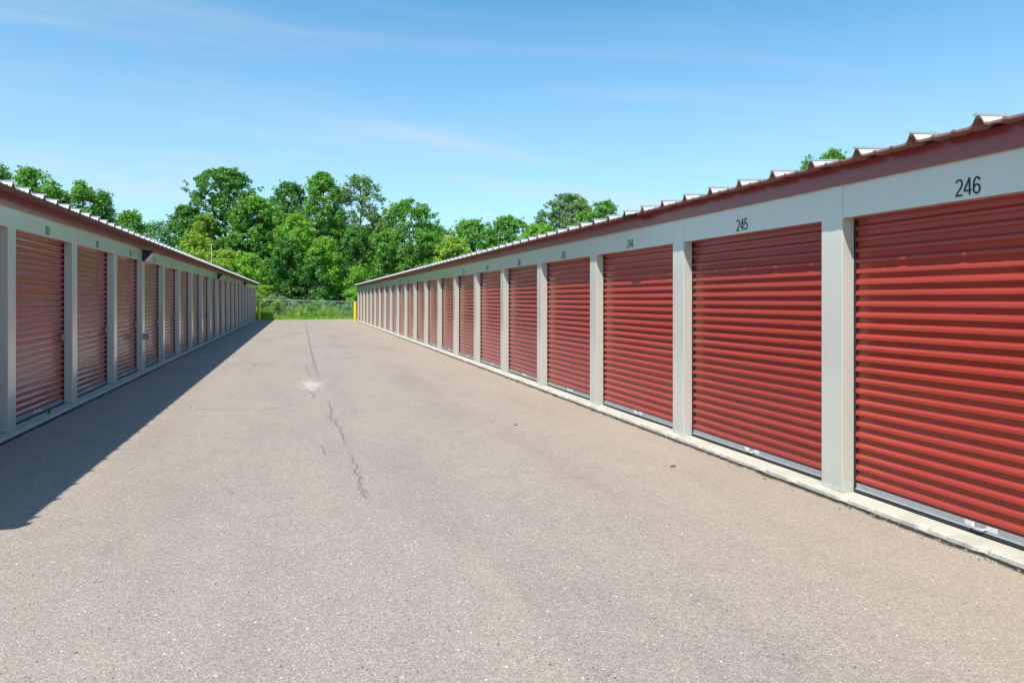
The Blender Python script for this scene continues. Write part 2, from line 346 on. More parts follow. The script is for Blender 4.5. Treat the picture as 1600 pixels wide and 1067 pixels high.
# ------------------------------------------------------------------ storage buildings
BAY = 3.048; CW = 0.297; REC = 0.155; SLAB = 0.045
DEPTH = 9.4
def arc(cx, cy, rx, ry, a0, a1, n=10):
    return [(cx + rx * math.cos(R(a0 + (a1 - a0) * k / n)), cy + ry * math.sin(R(a0 + (a1 - a0) * k / n))) for k in range(n + 1)]
GLYPH = {
 '0': [arc(.25, .5, .20, .45, 90, 450, 24)],
 '1': [[(.10, .78), (.22, .84), (.29, .97)], [(.29, .99), (.29, 0)]],
 '2': [arc(.25, .72, .195, .23, 165, -25, 10) + [(.34, .45), (.15, .22), (.075, .055)], [(.03, .05), (.46, .05)]],
 '3': [arc(.24, .74, .18, .21, 160, -80, 9) + [(.20, .53)], [(.20, .51)] + arc(.24, .28, .20, .23, 80, -165, 11)],
 '4': [[(.36, 1.0), (.05, .33), (.05, .27)], [(.02, .27), (.47, .27)], [(.36, 1.0), (.36, 0)]],
 '5': [[(.42, .95), (.12, .95), (.075, .50), (.16, .58)] + arc(.25, .32, .20, .27, 95, -160, 12)],
 '6': [arc(.25, .30, .19, .25, 150, 510, 20), arc(.27, .50, .205, .45, 35, 205, 12)],
 '7': [[(.04, .95), (.45, .95), (.28, .55), (.18, 0)]],
 '8': [arc(.25, .75, .165, .20, 90, 450, 20), arc(.25, .28, .20, .23, 90, 450, 20)],
 '9': [arc(.25, .70, .19, .25, -30, 330, 20), arc(.23, .50, .205, .45, 215, 385, 12)]}
def number_mesh(s_, h, wd=0.102):
    """condensed grotesque numerals as thin vinyl strokes"""
    bm = bmesh.new(); x0 = -len(s_) * 0.27; lay = 0
    for ch in s_:
        for st in GLYPH[ch]:
            pts = [Vector((x0 + 0.03 + p[0], p[1])) for p in st]; prev = None; zl = lay * 0.0003; lay = (lay + 1) % 3
            closed = (pts[0] - pts[-1]).length < 1e-4
            for k, p in enumerate(pts):
                a = pts[k - 1] if k else (pts[-2] if closed else p); b = pts[k + 1] if k < len(pts) - 1 else (pts[1] if closed else p)
                d0 = (p - a).normalized() if (p - a).length > 1e-6 else None; d1 = (b - p).normalized() if (b - p).length > 1e-6 else None
                d0 = d0 or d1; d1 = d1 or d0; t = (d0 + d1).normalized(); q = 1 / max(.45, t.dot(d1)); nrm = Vector((-t.y, t.x)) * wd / 2 * q
                v = (bm.verts.new(((p.x + nrm.x) * h, (p.y + nrm.y) * h, zl)), bm.verts.new(((p.x - nrm.x) * h, (p.y - nrm.y) * h, zl)))
                if prev: bm.faces.new((prev[0], prev[1], v[1], v[0]))
                prev = v
        x0 += 0.54
    return from_bm(bm, 'unit_number', False)

def curtain(P, y0, y1, z0, z1, seed):
    """corrugated roll-up curtain: ridges roll outward, slight random sag and dents"""
    r = random.Random(seed); n = round((z1 - z0) / 0.1125); pitch = (z1 - z0) / n; CDEP = 0.0275; ny = 12
    prof = []
    for i in range(n):
        sc_ = r.uniform(.93, 1.04) * (0.86 if (i + seed) % 7 == 3 else 1.0); dt = r.uniform(-.012, .012)
        for t, o in ((0.0, 0.0), (0.275, 0.0), (0.355, 0.90), (0.38, 0.98), (0.42, 1.0), (0.60, 0.93), (0.635, 0.86), (0.83, 0.08), (0.87, 0.0)):
            prof.append((z0 + (i + t + (dt if 0 < t < .86 else 0)) * pitch, CDEP * o * sc_))
    prof.append((z1, 0))
    ph = r.uniform(0, 50); bm = bmesh.new(); rows = []
    for j in range(ny + 1):
        y = y0 + (y1 - y0) * j / ny; row = []
        for z, o in prof:
            w_ = 0.0045 * mnoise.noise(Vector((ph, y * 1.1, z * 1.6))) + 0.002 * mnoise.noise(Vector((ph, y * 4, z * 5)))
            e = math.sin(math.pi * j / ny)
            dzz = 0.003 * mnoise.noise(Vector((ph + 9, y * .9, z * .8)))
            row.append(bm.verts.new(P(-REC - 0.012 + o + w_ * e, y, z + dzz * e)))
        rows.append(row)
    # every fold gets its own pair of vertex rows so that the folds stay crisp while each slat is smooth along its length
    co = [[v.co.copy() for v in r_] for r_ in rows]; bm.free(); bm = bmesh.new()
    for k in range(len(prof) - 1):
        lo = [bm.verts.new(c_[k]) for c_ in co]; hi = [bm.verts.new(c_[k + 1]) for c_ in co]
        for q in range(len(co) - 1): bm.faces.new((lo[q], lo[q + 1], hi[q + 1], hi[q]))
    return from_bm(bm, 'door', False)

def building(name, label, XF, s, YREF, n_near, n_far, num0, numdir, hz_head, z_fb, z_ft, z_eave, over, seed, fascia_bays, rib_y):
    """s = +1: facade faces +X (left building), s = -1: faces -X. Reference column starts at YREF; column k covers [YREF+k*BAY, +CW]"""
    root = empty(name, (XF - s * DEPTH / 2, YREF, 0))
    tag(root, label, 'building', 'storage buildings along the driveway')
    inv = Matrix.Translation(-root.location)
    def P(o, y, z): return Vector((XF + s * o, y, z)) - root.location
    Y0 = YREF - n_near * BAY; Y1 = YREF + n_far * BAY + CW
    r = random.Random(seed)
    # slab, with worn front edge
    bm = bmesh.new(); prev = None; ys = np.arange(Y0 - 0.12, Y1 + 0.13, 0.035)
    for y in ys:
        e = 0.016 * mnoise.noise(Vector((y * 1.7, seed, 0))) + 0.013 * mnoise.noise(Vector((y * 9, seed, 0)))
        ch = max(0, mnoise.noise(Vector((y * 5.5, seed, 7))) - 0.10) * 0.24
        zt = SLAB + 0.004 * mnoise.noise(Vector((y * .8, seed, 3)))
        ring = [(-0.9, zt), (0.02, zt), (0.112 - ch * 0.8 + e, zt - 0.001), (0.126 - ch * .5 + e, zt - 0.008 - ch * 0.15), (0.134 + e, -0.03), (-0.9, -0.03)]
        vs = [bm.verts.new(P(o, y, z)) for o, z in ring]
        if prev:
            for k in range(len(vs)): bm.faces.new((prev[k], prev[(k + 1) % len(vs)], vs[(k + 1) % len(vs)], vs[k]))
        else: bm.faces.new(vs)
        prev = vs
    bm.faces.new(prev[::-1]); obj('slab', from_bm(bm, 'slab'), M['conc'], root)
    # shell: back, end walls, inner dark wall
    bm = bmesh.new(); zt = z_ft - 0.02
    prism(bm, [(-REC - 0.06, SLAB - 0.02), (-REC - 0.06, zt), (-DEPTH / 2, zt + 0.17), (-DEPTH + 0.02, zt), (-DEPTH + 0.02, SLAB - 0.02)], Y0 + 0.03, Y1 - 0.03, P)
    obj('wall', from_bm(bm, 'wall'), M['header'], root)
    # columns and headers
    for k in range(-n_near, n_far + 1):
        y = YREF + k * BAY
        bm = bmesh.new(); j = r.uniform(-.002, .002)
        a, b = P(-REC - 0.07, y, SLAB + 0.001), P(0.003 + j, y + CW, z_fb + 0.05)
        box(bm, a, b, 0.006, 2)
        obj('column', from_bm(bm, 'column'), M['wall'], root)
        if k == n_far: break
        d0, d1 = y + CW, y + BAY
        bm = bmesh.new(); jj = r.uniform(-.0015, .0015)
        box(bm, P(-REC + 0.02, d0 + 0.0015, hz_head), P(0.0 + jj, d1 - 0.0015, z_fb + 0.05), 0.004, 2)
        obj('header_panel', from_bm(bm, 'header_panel'), M['header'], root)
        # opening: dark backing and side guides
        bm = bmesh.new(); box(bm, P(-REC - 0.05, d0, SLAB + 0.001), P(-REC - 0.03, d1, hz_head + 0.15))
        obj('door_backing', from_bm(bm, 'door_backing'), M['dark'], root)
        door = obj('door', curtain(P, d0 + 0.016, d1 - 0.016, SLAB + 0.085, hz_head + 0.06, seed * 100 + k), M['door'], root, True)
        num = num0 + numdir * k
        tag(door, 'red corrugated roll-up door of unit %d' % num)
        def sub(nm, bm_, mt, sm=False): return obj(nm, from_bm(bm_, nm), mt, door, sm)
        for yy in (d0 + 0.002, d1 - 0.024):
            bm = bmesh.new(); box(bm, P(-REC - 0.028, yy, SLAB + .001), P(-REC + 0.016, yy + 0.022, hz_head + 0.05))
            sub('guide_rail', bm, M['dark'])
        bm = bmesh.new()
        prism(bm, [(-REC - 0.02, SLAB + 0.030), (-REC + 0.016, SLAB + 0.030), (-REC + 0.022, SLAB + 0.034), (-REC + 0.022, SLAB + 0.040), (-REC + 0.006, SLAB + 0.046), (-REC + 0.004, SLAB + 0.098), (-REC - 0.02, SLAB + 0.098)], d0 + 0.026, d1 - 0.026, P)
        sub('bottom_bar', bm, M['bar'])
        bm = bmesh.new(); prism(bm, [(-REC - 0.01, SLAB + 0.002), (-REC + 0.03, SLAB + 0.002), (-REC + 0.034, SLAB + 0.014), (-REC + 0.018, SLAB + 0.0295), (-REC - 0.01, SLAB + 0.0295)], d0 + 0.022, d1 - 0.022, P)
        sub('rubber_seal', bm, M['rubber'])
        # pull handle / step plate at the middle of the bar
        mid = (d0 + d1) / 2; bm = bmesh.new()
        box(bm, P(-REC + 0.004, mid - 0.14, SLAB + 0.050), P(-REC + 0.010, mid - 0.05, SLAB + 0.094), 0.002)
        box(bm, P(-REC + 0.004, mid + 0.06, SLAB + 0.050), P(-REC + 0.010, mid + 0.15, SLAB + 0.094), 0.002)
        pts = [P(-REC + 0.008, mid - 0.06, SLAB + 0.07), P(-REC + 0.045, mid - 0.04, SLAB + 0.062), P(-REC + 0.05, mid, SLAB + 0.060), P(-REC + 0.045, mid + 0.05, SLAB + 0.062), P(-REC + 0.008, mid + 0.075, SLAB + 0.07)]
        tube(bm, pts, [0.009] * 5, 8)
        sub('pull_handle', bm, M['handle'], False)
        # slide latch on the right-hand side as one faces the door
        ly = d1 - 0.17; bm = bmesh.new(); zl = 1.33
        box(bm, P(-REC + 0.008, ly, zl - 0.045), P(-REC + 0.022, ly + 0.10, zl + 0.045), 0.003)
        box(bm, P(-REC + 0.022, ly - 0.02, zl - 0.014), P(-REC + 0.034, ly + 0.15, zl + 0.014), 0.003)
        tube(bm, [P(-REC + 0.02, ly + 0.05, zl - 0.06), P(-REC + 0.055, ly + 0.05, zl - 0.06)], [0.033, 0.033], 14)
        tube(bm, [P(-REC + 0.055, ly + 0.05, zl - 0.06), P(-REC + 0.062, ly + 0.05, zl - 0.06)], [0.03, 0.02], 14)
        box(bm, P(-REC + 0.02, ly + 0.03, zl - 0.02), P(-REC + 0.05, ly + 0.045, zl + 0.05), 0.003)
        if s > 0: sub('latch', bm, M['boxgrey'])
        else: bm.free()
        # unit number
        me = number_mesh(str(num), 0.146)
        T = Matrix.Translation(P(0.0035, mid, hz_head + 0.034))
        B = Matrix(((0, 0, s, 0), (s, 0, 0, 0), (0, 1, 0, 0), (0, 0, 0, 1)))
        me.transform(T @ B)
        o = obj('unit_number', me, M['ink'], root); tag(o, 'black unit number %d' % num)
    # fascia (C shaped trim), pieces lapped
    ys = [Y0 - 0.05] + [YREF + k * BAY + 0.1 for k in range(-n_near + 1, n_far, fascia_bays)] + [Y1 + 0.05]
    for i, (a, b) in enumerate(zip(ys, ys[1:])):
        bm = bmesh.new(); q = 0.0025 * (i % 2) + r.uniform(0, .003); dz = r.uniform(-.003, .003)
        prism(bm, [(0.0045, z_fb + dz), (0.040 + q, z_fb + dz), (0.043 + q, z_fb + 0.004 + dz), (0.043 + q, z_ft), (0.0045, z_ft)], a - 0.004, b + 0.004, P)
        obj('fascia', from_bm(bm, 'fascia'), M['maroon'], root)
    # roof: standing seam sheet
    pit = 0.6096; slope = (z_ft - z_eave) / (over - 0.043) if over > 0.06 else 0.04
    slope = max(0.03, min(0.06, slope)); eo = over
    ridge = -DEPTH / 2
    def zr(o): 
        o2 = o if o > ridge else 2 * ridge - o
        return z_eave + (eo - o2) * slope
    unit = [(-0.085, 0), (-0.052, 0.010), (-0.020, 0.066), (0.020, 0.066), (0.052, 0.010), (0.085, 0), (0.185, 0), (0.20, 0.010), (0.225, 0.010), (0.24, 0), (0.37, 0), (0.385, 0.010), (0.41, 0.010), (0.425, 0)]
    n = int((Y1 - Y0 + 0.3) / pit) + 2; ystart = rib_y - math.ceil((rib_y - (Y0 - 0.1)) / pit) * pit + (pit if False else 0)
    prof = []
    for i in range(n):
        for a, h in unit: prof.append((ystart + i * pit + a, h))
    prof.insert(0, (Y0 - 0.40, 0))
    def sheet(offs, dz, nm, mt, thick=None):
        bm = bmesh.new(); rows = []
        for o in offs: rows.append([bm.verts.new(P(o, y + 0.004 * mnoise.noise(Vector((y, o, 2))), zr(o) + dz + h + 0.004 * mnoise.noise(Vector((y * .9, o, seed))))) for y, h in prof])
        for a, b in zip(rows, rows[1:]):
            for k in range(len(a) - 1): bm.faces.new((a[k], a[k + 1], b[k + 1], b[k]))
        return bm
    offs = [eo, eo - 0.4, ridge / 2, ridge, ridge * 1.5, 2 * ridge - eo]
    bm = sheet(offs, 0.006, 'roof', M['roof'])
    roof = obj('roof', from_bm(bm, 'roof', False), M['roof'], root)
    # seam caps
    bm = bmesh.new()
    for i in range(n):
        y = ystart + i * pit; t = r.uniform(0.0, 0.02)
        for o0, o1 in ((eo + 0.015 + t, ridge), (ridge, 2 * ridge - eo)):
            z0_, z1_ = zr(o0) + 0.077, zr(o1) + 0.077; vs = []
            for o, z in ((o0, z0_), (o1, z1_)):
                vs.append([bm.verts.new(P(o, y - 0.018, z)), bm.verts.new(P(o, y + 0.018, z)), bm.verts.new(P(o, y + 0.018, z + 0.020)), bm.verts.new(P(o, y - 0.018, z + 0.020))])
            for k in range(4): bm.faces.new((vs[0][k], vs[0][(k + 1) % 4], vs[1][(k + 1) % 4], vs[1][k]))
            bm.faces.new(vs[0][::-1]); bm.faces.new(vs[1])
    obj('seam_cap', from_bm(bm, 'seam_cap'), M['seamcap'], roof)
    # coloured underside and rib ends along the eave
    bm = sheet([eo + 0.002, eo - 0.2, -0.05], 0.0, 'e', None)
    # lip
    vs0 = None
    for y, h in prof:
        a = bm.verts.new(P(eo + 0.004, y, zr(eo) + h + 0.010)); b = bm.verts.new(P(eo + 0.004, y, zr(eo) + h - 0.010))
        if vs0: bm.faces.new((vs0[0], a, b, vs0[1]))
        vs0 = (a, b)
    obj('eave_trim', from_bm(bm, 'eave_trim', False), M['brown'], root)
    # rake trims at both ends
    for y in (Y0 - 0.42, Y1 + 0.075):
        bm = bmesh.new()
        for o0, o1 in ((eo + 0.02, ridge), (ridge, 2 * ridge - eo - 0.02)):
            vs = [[bm.verts.new(P(o, yy, zr(o) + z)) for yy, z in ((y, -0.10), (y + 0.09, -0.10), (y + 0.09, 0.095), (y, 0.095))] for o in (o0, o1)]
            for k in range(4): bm.faces.new((vs[0][k], vs[0][(k + 1) % 4], vs[1][(k + 1) % 4], vs[1][k]))
            bm.faces.new(vs[0][::-1]); bm.faces.new(vs[1])
        obj('rake_trim', from_bm(bm, 'rake_trim'), M['maroon'], root)
    return root, P, Y0, Y1, zr

# right building: reference column right (near) face edge at Y=5.69
right, PR, RY0, RY1, zrR = building('storage_building', 'sunlit storage building with red roll-up doors numbered 246 and lower, right of the driveway',
    5.336, -1, 5.69, 2, 20, 245, -1, 2.865, 3.205, 3.399, 3.388, 0.255, 3, 4, 4.02)
left, PL, LY0, LY1, zrL = building('storage_building', 'shaded storage building with dark red doors numbered 303 and up, left of the driveway',
    -4.156, 1, 11.98, 2, 20, 303, 1, 3.111, 3.412, 3.594, 3.588, 0.336, 5, 1, 11.80)
ribbon('asphalt_edge_gap', [(5.336 - 0.160, -1), (5.336 - 0.160, 67)], 0.17, M['seam'], 21, 0.035, 0.04, False)
ribbon('asphalt_edge_gap', [(-4.156 + 0.160, 5), (-4.156 + 0.160, 72.6)], 0.14, M['seam'], 22, 0.025, 0.04, False)

# dark bent spot on the right eave
X, zc = 5.336 - 0.255, 0
bm = bmesh.new(); yb = (F_PX * X / (CT * (981 - 467.5)) - X * ST) / CT
bmesh.ops.create_icosphere(bm, subdivisions=3, radius=1.0)
for v in bm.verts:
    v.co *= 1 + 0.35 * mnoise.noise(v.co * 2.3)
    v.co = Vector((X + 0.02 + v.co.x * 0.055, yb + v.co.y * 0.22, 3.375 + v.co.z * 0.032))
tag(obj('nest', from_bm(bm, 'nest'), M['dark'], None, True), 'small dark clump stuck under the sunlit eave above unit 244', 'nest')

# ------------------------------------------------------------------ wall lights, outlet box
def wall_light(k, label):
    y = 11.98 + k * BAY + 0.0; z = 3.37
    root = empty('wall_light', (-4.156, y + 0.15, z)); tag(root, label, 'light', 'wall lights on the shaded building')
    def Q(o, yy, zz_): return Vector((o, yy, zz_))
    bm = bmesh.new(); prism(bm, [(0.004, 0.03), (0.004, -0.27), (0.05, -0.27), (0.24, -0.04), (0.24, 0.03)], -0.17, 0.17, Q)
    bmesh.ops.bevel(bm, geom=bm.edges[:], offset=0.008, segments=1, affect='EDGES'); obj('housing', from_bm(bm, 'housing'), M['black'], root)
    bm = bmesh.new(); prism(bm, [(0.062, -0.262), (0.232, -0.056), (0.240, -0.066), (0.072, -0.272)], -0.145, 0.145, Q)
    obj('lens', from_bm(bm, 'lens'), M['lens'], root)
wall_light(3, 'dark wedge wall light on the shaded building, nearest of the three')
wall_light(9, 'dark wedge wall light on the shaded building, middle of the three')
wall_light(15, 'dark wedge wall light on the shaded building, farthest, near the last doors')
y = 11.98 + 3 * BAY + 0.16
root = empty('outlet_box', (-4.15, y, 1.0)); tag(root, 'grey electrical outlet box fixed low on a column of the shaded building', 'outlet box')
bm = bmesh.new(); box(bm, (0.004, -0.06, -0.09), (0.085, 0.06, 0.09), 0.006, 2); obj('body', from_bm(bm, 'body'), M['boxgrey'], root)
bm = bmesh.new(); box(bm, (0.0855, -0.075, -0.10), (0.15, 0.075, 0.105), 0.018, 3); obj('cover', from_bm(bm, 'cover'), M['boxgrey'], root)
bm = bmesh.new(); tube(bm, [(0.03, 0, -0.09), (0.03, 0, -0.94)], [0.011, 0.011], 8); obj('conduit', from_bm(bm, 'conduit'), M['wall'], root)

# ------------------------------------------------------------------ bollards
def bollard(X, Y, h, label):
    o = empty('bollard', (X, Y, 0)); tag(o, label, 'bollard', 'yellow bollards at the driveway end')
    bm = bmesh.new(); n = 24; prof = [(0.125, -0.02), (0.125, h - 0.05)] + [(0.125 * math.cos(a), h - 0.05 + 0.06 * math.sin(a)) for a in np.linspace(0.3, 1.45, 5)]
    rings = [[bm.verts.new((r_ * math.cos(2 * math.pi * k / n), r_ * math.sin(2 * math.pi * k / n), z)) for k in range(n)] for r_, z in prof]
    for a, b in zip(rings, rings[1:]):
        for k in range(n): bm.faces.new((a[k], a[(k + 1) % n], b[(k + 1) % n], b[k]))
    bm.faces.new(rings[-1]); obj('post', from_bm(bm, 'post'), M['yellow'], o, True)
    bm = bmesh.new(); tube(bm, [(0, 0, -0.02), (0, 0, 0.02)], [0.19, 0.17], 20); obj('footing', from_bm(bm, 'footing'), M['conc'], o)
bollard(5.02, 65.6, 1.80, 'bright yellow sunlit bollard at the far corner of the building with sunlit doors')
bollard(-3.80, 72.0, 1.78, 'dull yellow shaded bollard at the far corner of the shaded building')

# ------------------------------------------------------------------ chain link fence
FY = 74.6
fr = empty('chain_link_fence', (0, FY, 0)); tag(fr, 'galvanised chain link fence across the grass at the far end of the driveway', 'fence')
def ftop(X):  # top height so that it reads as in the photograph
    return 2.03 - 0.0235 * (X + 4)
pxs = [364, 410.8, 456.6, 505.3, 548.3, 594]
postX = [at_depth(x, FY)[0] for x in pxs]; sp = 3.05
postX = [postX[0] - sp * k for k in range(6, 0, -1)] + postX + [postX[-1] + sp * k for k in range(1, 6)]
for X in postX:
    bm = bmesh.new(); h = ftop(X); tube(bm, [(X, 0, -0.1), (X, 0, h - 0.03)], [0.028, 0.028], 10); tube(bm, [(X, 0, h - 0.03), (X, 0, h + 0.05), (X, 0, h + 0.08)], [0.036, 0.036, 0.01], 10)
    obj('post', from_bm(bm, 'post'), M['wire'], fr, True)
x0, x1 = postX[0], postX[-1]
bm = bmesh.new(); tube(bm, [(x, 0, ftop(x)) for x in np.linspace(x0, x1, 14)], [0.030] * 14, 8); obj('top_rail', from_bm(bm, 'top_rail'), M['galv'], fr, True)
bm = bmesh.new(); dw = 0.082; x = x0 - 2.0; wr = 0.0019
while x < x1:
    for sg in (1, -1):
        a = x if sg > 0 else x + 2.0; b = a + sg * 2.0
        za, zb = 0.02, 2.02
        def lim(px): return min(x1, max(x0, px))
        ts = sorted([0, 1] + ([(x0 - a) / (b - a)] if (x0 - a) * (x0 - b) < 0 else []) + ([(x1 - a) / (b - a)] if (x1 - a) * (x1 - b) < 0 else []))
        for t0, t1 in zip(ts, ts[1:]):
            pa = a + (b - a) * t0; pb = a + (b - a) * t1
            if min(pa, pb) < x0 - 1e-6 or max(pa, pb) > x1 + 1e-6: continue
            z0_ = za + 2 * t0; z1_ = za + 2 * t1
            # stop at the rail
            kz = min(z1_, ftop((pa + pb) / 2)); 
            if kz < z1_: pb = pa + (pb - pa) * (kz - z0_) / (z1_ - z0_); z1_ = kz
            tube(bm, [(pa, sg * 0.003, z0_), (pb, sg * 0.003, z1_)], [wr, wr], 3, False)
    x += dw
obj('wire_mesh', from_bm(bm, 'wire_mesh', False), M['wire'], fr)

# ------------------------------------------------------------------ vegetation
def leaf_mesh(name, C_, Rr, counts, size, seed, squash=0.75, up=0.5, shell=0.55, aspect=0.55, droop=0.0):
    g = np.random.default_rng(seed)
    idx = np.repeat(np.arange(len(C_)), counts); n = len(idx)
    d = g.normal(size=(n, 3)); d /= np.linalg.norm(d, axis=1)[:, None]
    rad = (shell + (1 - shell) * g.random(n)) * (0.72 + 0.55 * g.random(n) ** 2)
    pos = C_[idx] + d * (Rr[idx] * rad)[:, None] * np.array([1, 1, squash])
    pos[:, 2] -= droop * g.random(n)
    nor = d * 0.55 + np.array([0, 0, up]) + g.normal(size=(n, 3)) * 0.5; nor /= np.linalg.norm(nor, axis=1)[:, None]
    t = np.cross(nor, g.normal(size=(n, 3))); t /= np.linalg.norm(t, axis=1)[:, None]; b = np.cross(nor, t)
    a = size * (0.55 + 0.8 * g.random(n))[:, None] * 0.5; bb = a * aspect
    V = np.empty((n, 4, 3)); V[:, 0] = pos - t * a; V[:, 1] = pos + b * bb + nor * bb * 0.3; V[:, 2] = pos + t * a; V[:, 3] = pos - b * bb + nor * bb * 0.3
    me = bpy.data.meshes.new(name); me.vertices.add(n * 4); me.vertices.foreach_set('co', V.reshape(-1))
    me.loops.add(n * 4); me.loops.foreach_set('vertex_index', np.arange(n * 4, dtype=np.int32))
    me.polygons.add(n); me.polygons.foreach_set('loop_start', np.arange(0, n * 4, 4, dtype=np.int32)); me.polygons.foreach_set('loop_total', np.full(n, 4, dtype=np.int32))
    me.update(calc_edges=True); return me

def tree(name, label, xp, hw, top, Y, leaf, seed, base=0.22, dens=1.0, shape='round', leaf_size=0.36, group='trees beyond the fence', bark='bark', clump=1.0, squash=.75):
    X, zc = at_depth(xp, Y); H = height_at(top, zc); W = hw * zc / F_PX / CT
    root = empty(name, (X, Y, -0.03)); tag(root, label, 'tree', group)
    g = np.random.default_rng(seed); hb = H * base
    # envelope with a bumpy outline, filled with leafy sprays; a 3-D noise opens gaps
    leaf_size *= 0.86; Hc = H - hb; off = Vector(g.uniform(0, 90, 3)); lobes = []; Cs = []; Rs = []; cr_ = 0.60 * clump
    def env(t):
        if shape == 'spiky': return (1 - max(0, t) ** 1.5) ** 0.8 * (0.55 + 0.45 * min(1, (t + .12) * 4)) + 0.03
        return math.sqrt(max(0, 1 - (max(0, t - .42) / .585) ** 2.3)) * (0.62 + 0.38 * min(1, (t + .05) * 3.2))
    area = 2 * math.pi * W * Hc * 0.8; want = int(area / (cr_ ** 2) * 0.95) + 30; tries = 0
    while len(Cs) < want and tries < want * 12:
        tries += 1
        t = g.random() ** 0.85; a = g.uniform(0, 2 * math.pi)
        dv = Vector((math.cos(a), math.sin(a), 0)); nb = mnoise.noise(dv * 1.7 + off + Vector((0, 0, t * 3.2))) * .42 + mnoise.noise(dv * 4.2 + off + Vector((0, 0, t * 8))) * .22
        rr = W * env(t) * (1.0 + nb); q = g.random() ** 0.42
        p = np.array([math.cos(a) * rr * q, math.sin(a) * rr * q, hb + Hc * (t + 0.05 * nb)])
        if mnoise.noise(Vector(p) * (0.62 if W > 2 else .9) + off) < (-0.24 if dens > .75 else -0.02): continue
        Cs.append(p); Rs.append(cr_ * g.uniform(0.5, 1.15))
        if q > .93 and g.random() < .5:      # shoots that break the outline
            e = p + np.array([math.cos(a) * .5, math.sin(a) * .5, .45]) * cr_ * g.uniform(.8, 1.7); Cs.append(e); Rs.append(cr_ * .4)
    for _ in range(7 if W > 2 else 4):      # leaders at the top
        x_, y_ = g.normal(0, .26 * W, 2); zt_ = H - 0.9 * abs(x_) ** 1.3 / max(W, 1) - g.uniform(0, .6)
        for k in range(3): Cs.append(np.array([x_ + g.normal(0, .15), y_, zt_ - k * cr_ * .8])); Rs.append(cr_ * (.38 + .2 * k))
    for _ in range(13):
        t = g.uniform(.15, .92); a = g.uniform(0, 6.28); lobes.append((math.cos(a) * W * env(t) * .6, math.sin(a) * W * env(t) * .6, hb + Hc * t, W * .35))
    Cs = np.array(Cs); Rs = np.array(Rs)
    counts = np.maximum(6, (Rs ** 2 * 105 * dens * (0.36 / leaf_size) ** 1.6)).astype(int)
    me = leaf_mesh('crown', Cs, Rs, counts, leaf_size, seed + 1, squash=squash, shell=0.35)
    obj('crown', me, LM[leaf], root)
    bm = bmesh.new(); r0 = 0.017 * H + 0.05
    bend = [np.array([g.uniform(-.05, .05) * W * t, g.uniform(-.05, .05) * W * t, H * 0.92 * t]) for t in np.linspace(0, 1, 8)]
    tube(bm, bend, [r0 * (1 - 0.9 * t) + 0.02 for t in np.linspace(0, 1, 8)], 8)
    for cx, cy, cz, rr in lobes:
        i = max(1, min(6, int(7 * (cz - rr * 1.2) / (H * 0.92)))); s0 = bend[i]; e0 = np.array([cx, cy, cz])
        m0 = s0 * 0.5 + e0 * 0.5 + np.array([0, 0, -0.08 * rr]); tr = max(0.03, r0 * 0.42 * (1 - i / 9))
        tube(bm, [s0, m0, e0], [tr, tr * .7, tr * .4], 6)
        for _ in range(3):
            d = g.normal(size=3); d /= np.linalg.norm(d); d[2] = abs(d[2]) * .8
            tube(bm, [e0, e0 + d * rr * .85], [tr * .4, 0.02], 5)
    obj('trunk', from_bm(bm, 'trunk'), M[bark], root, True)
    return root

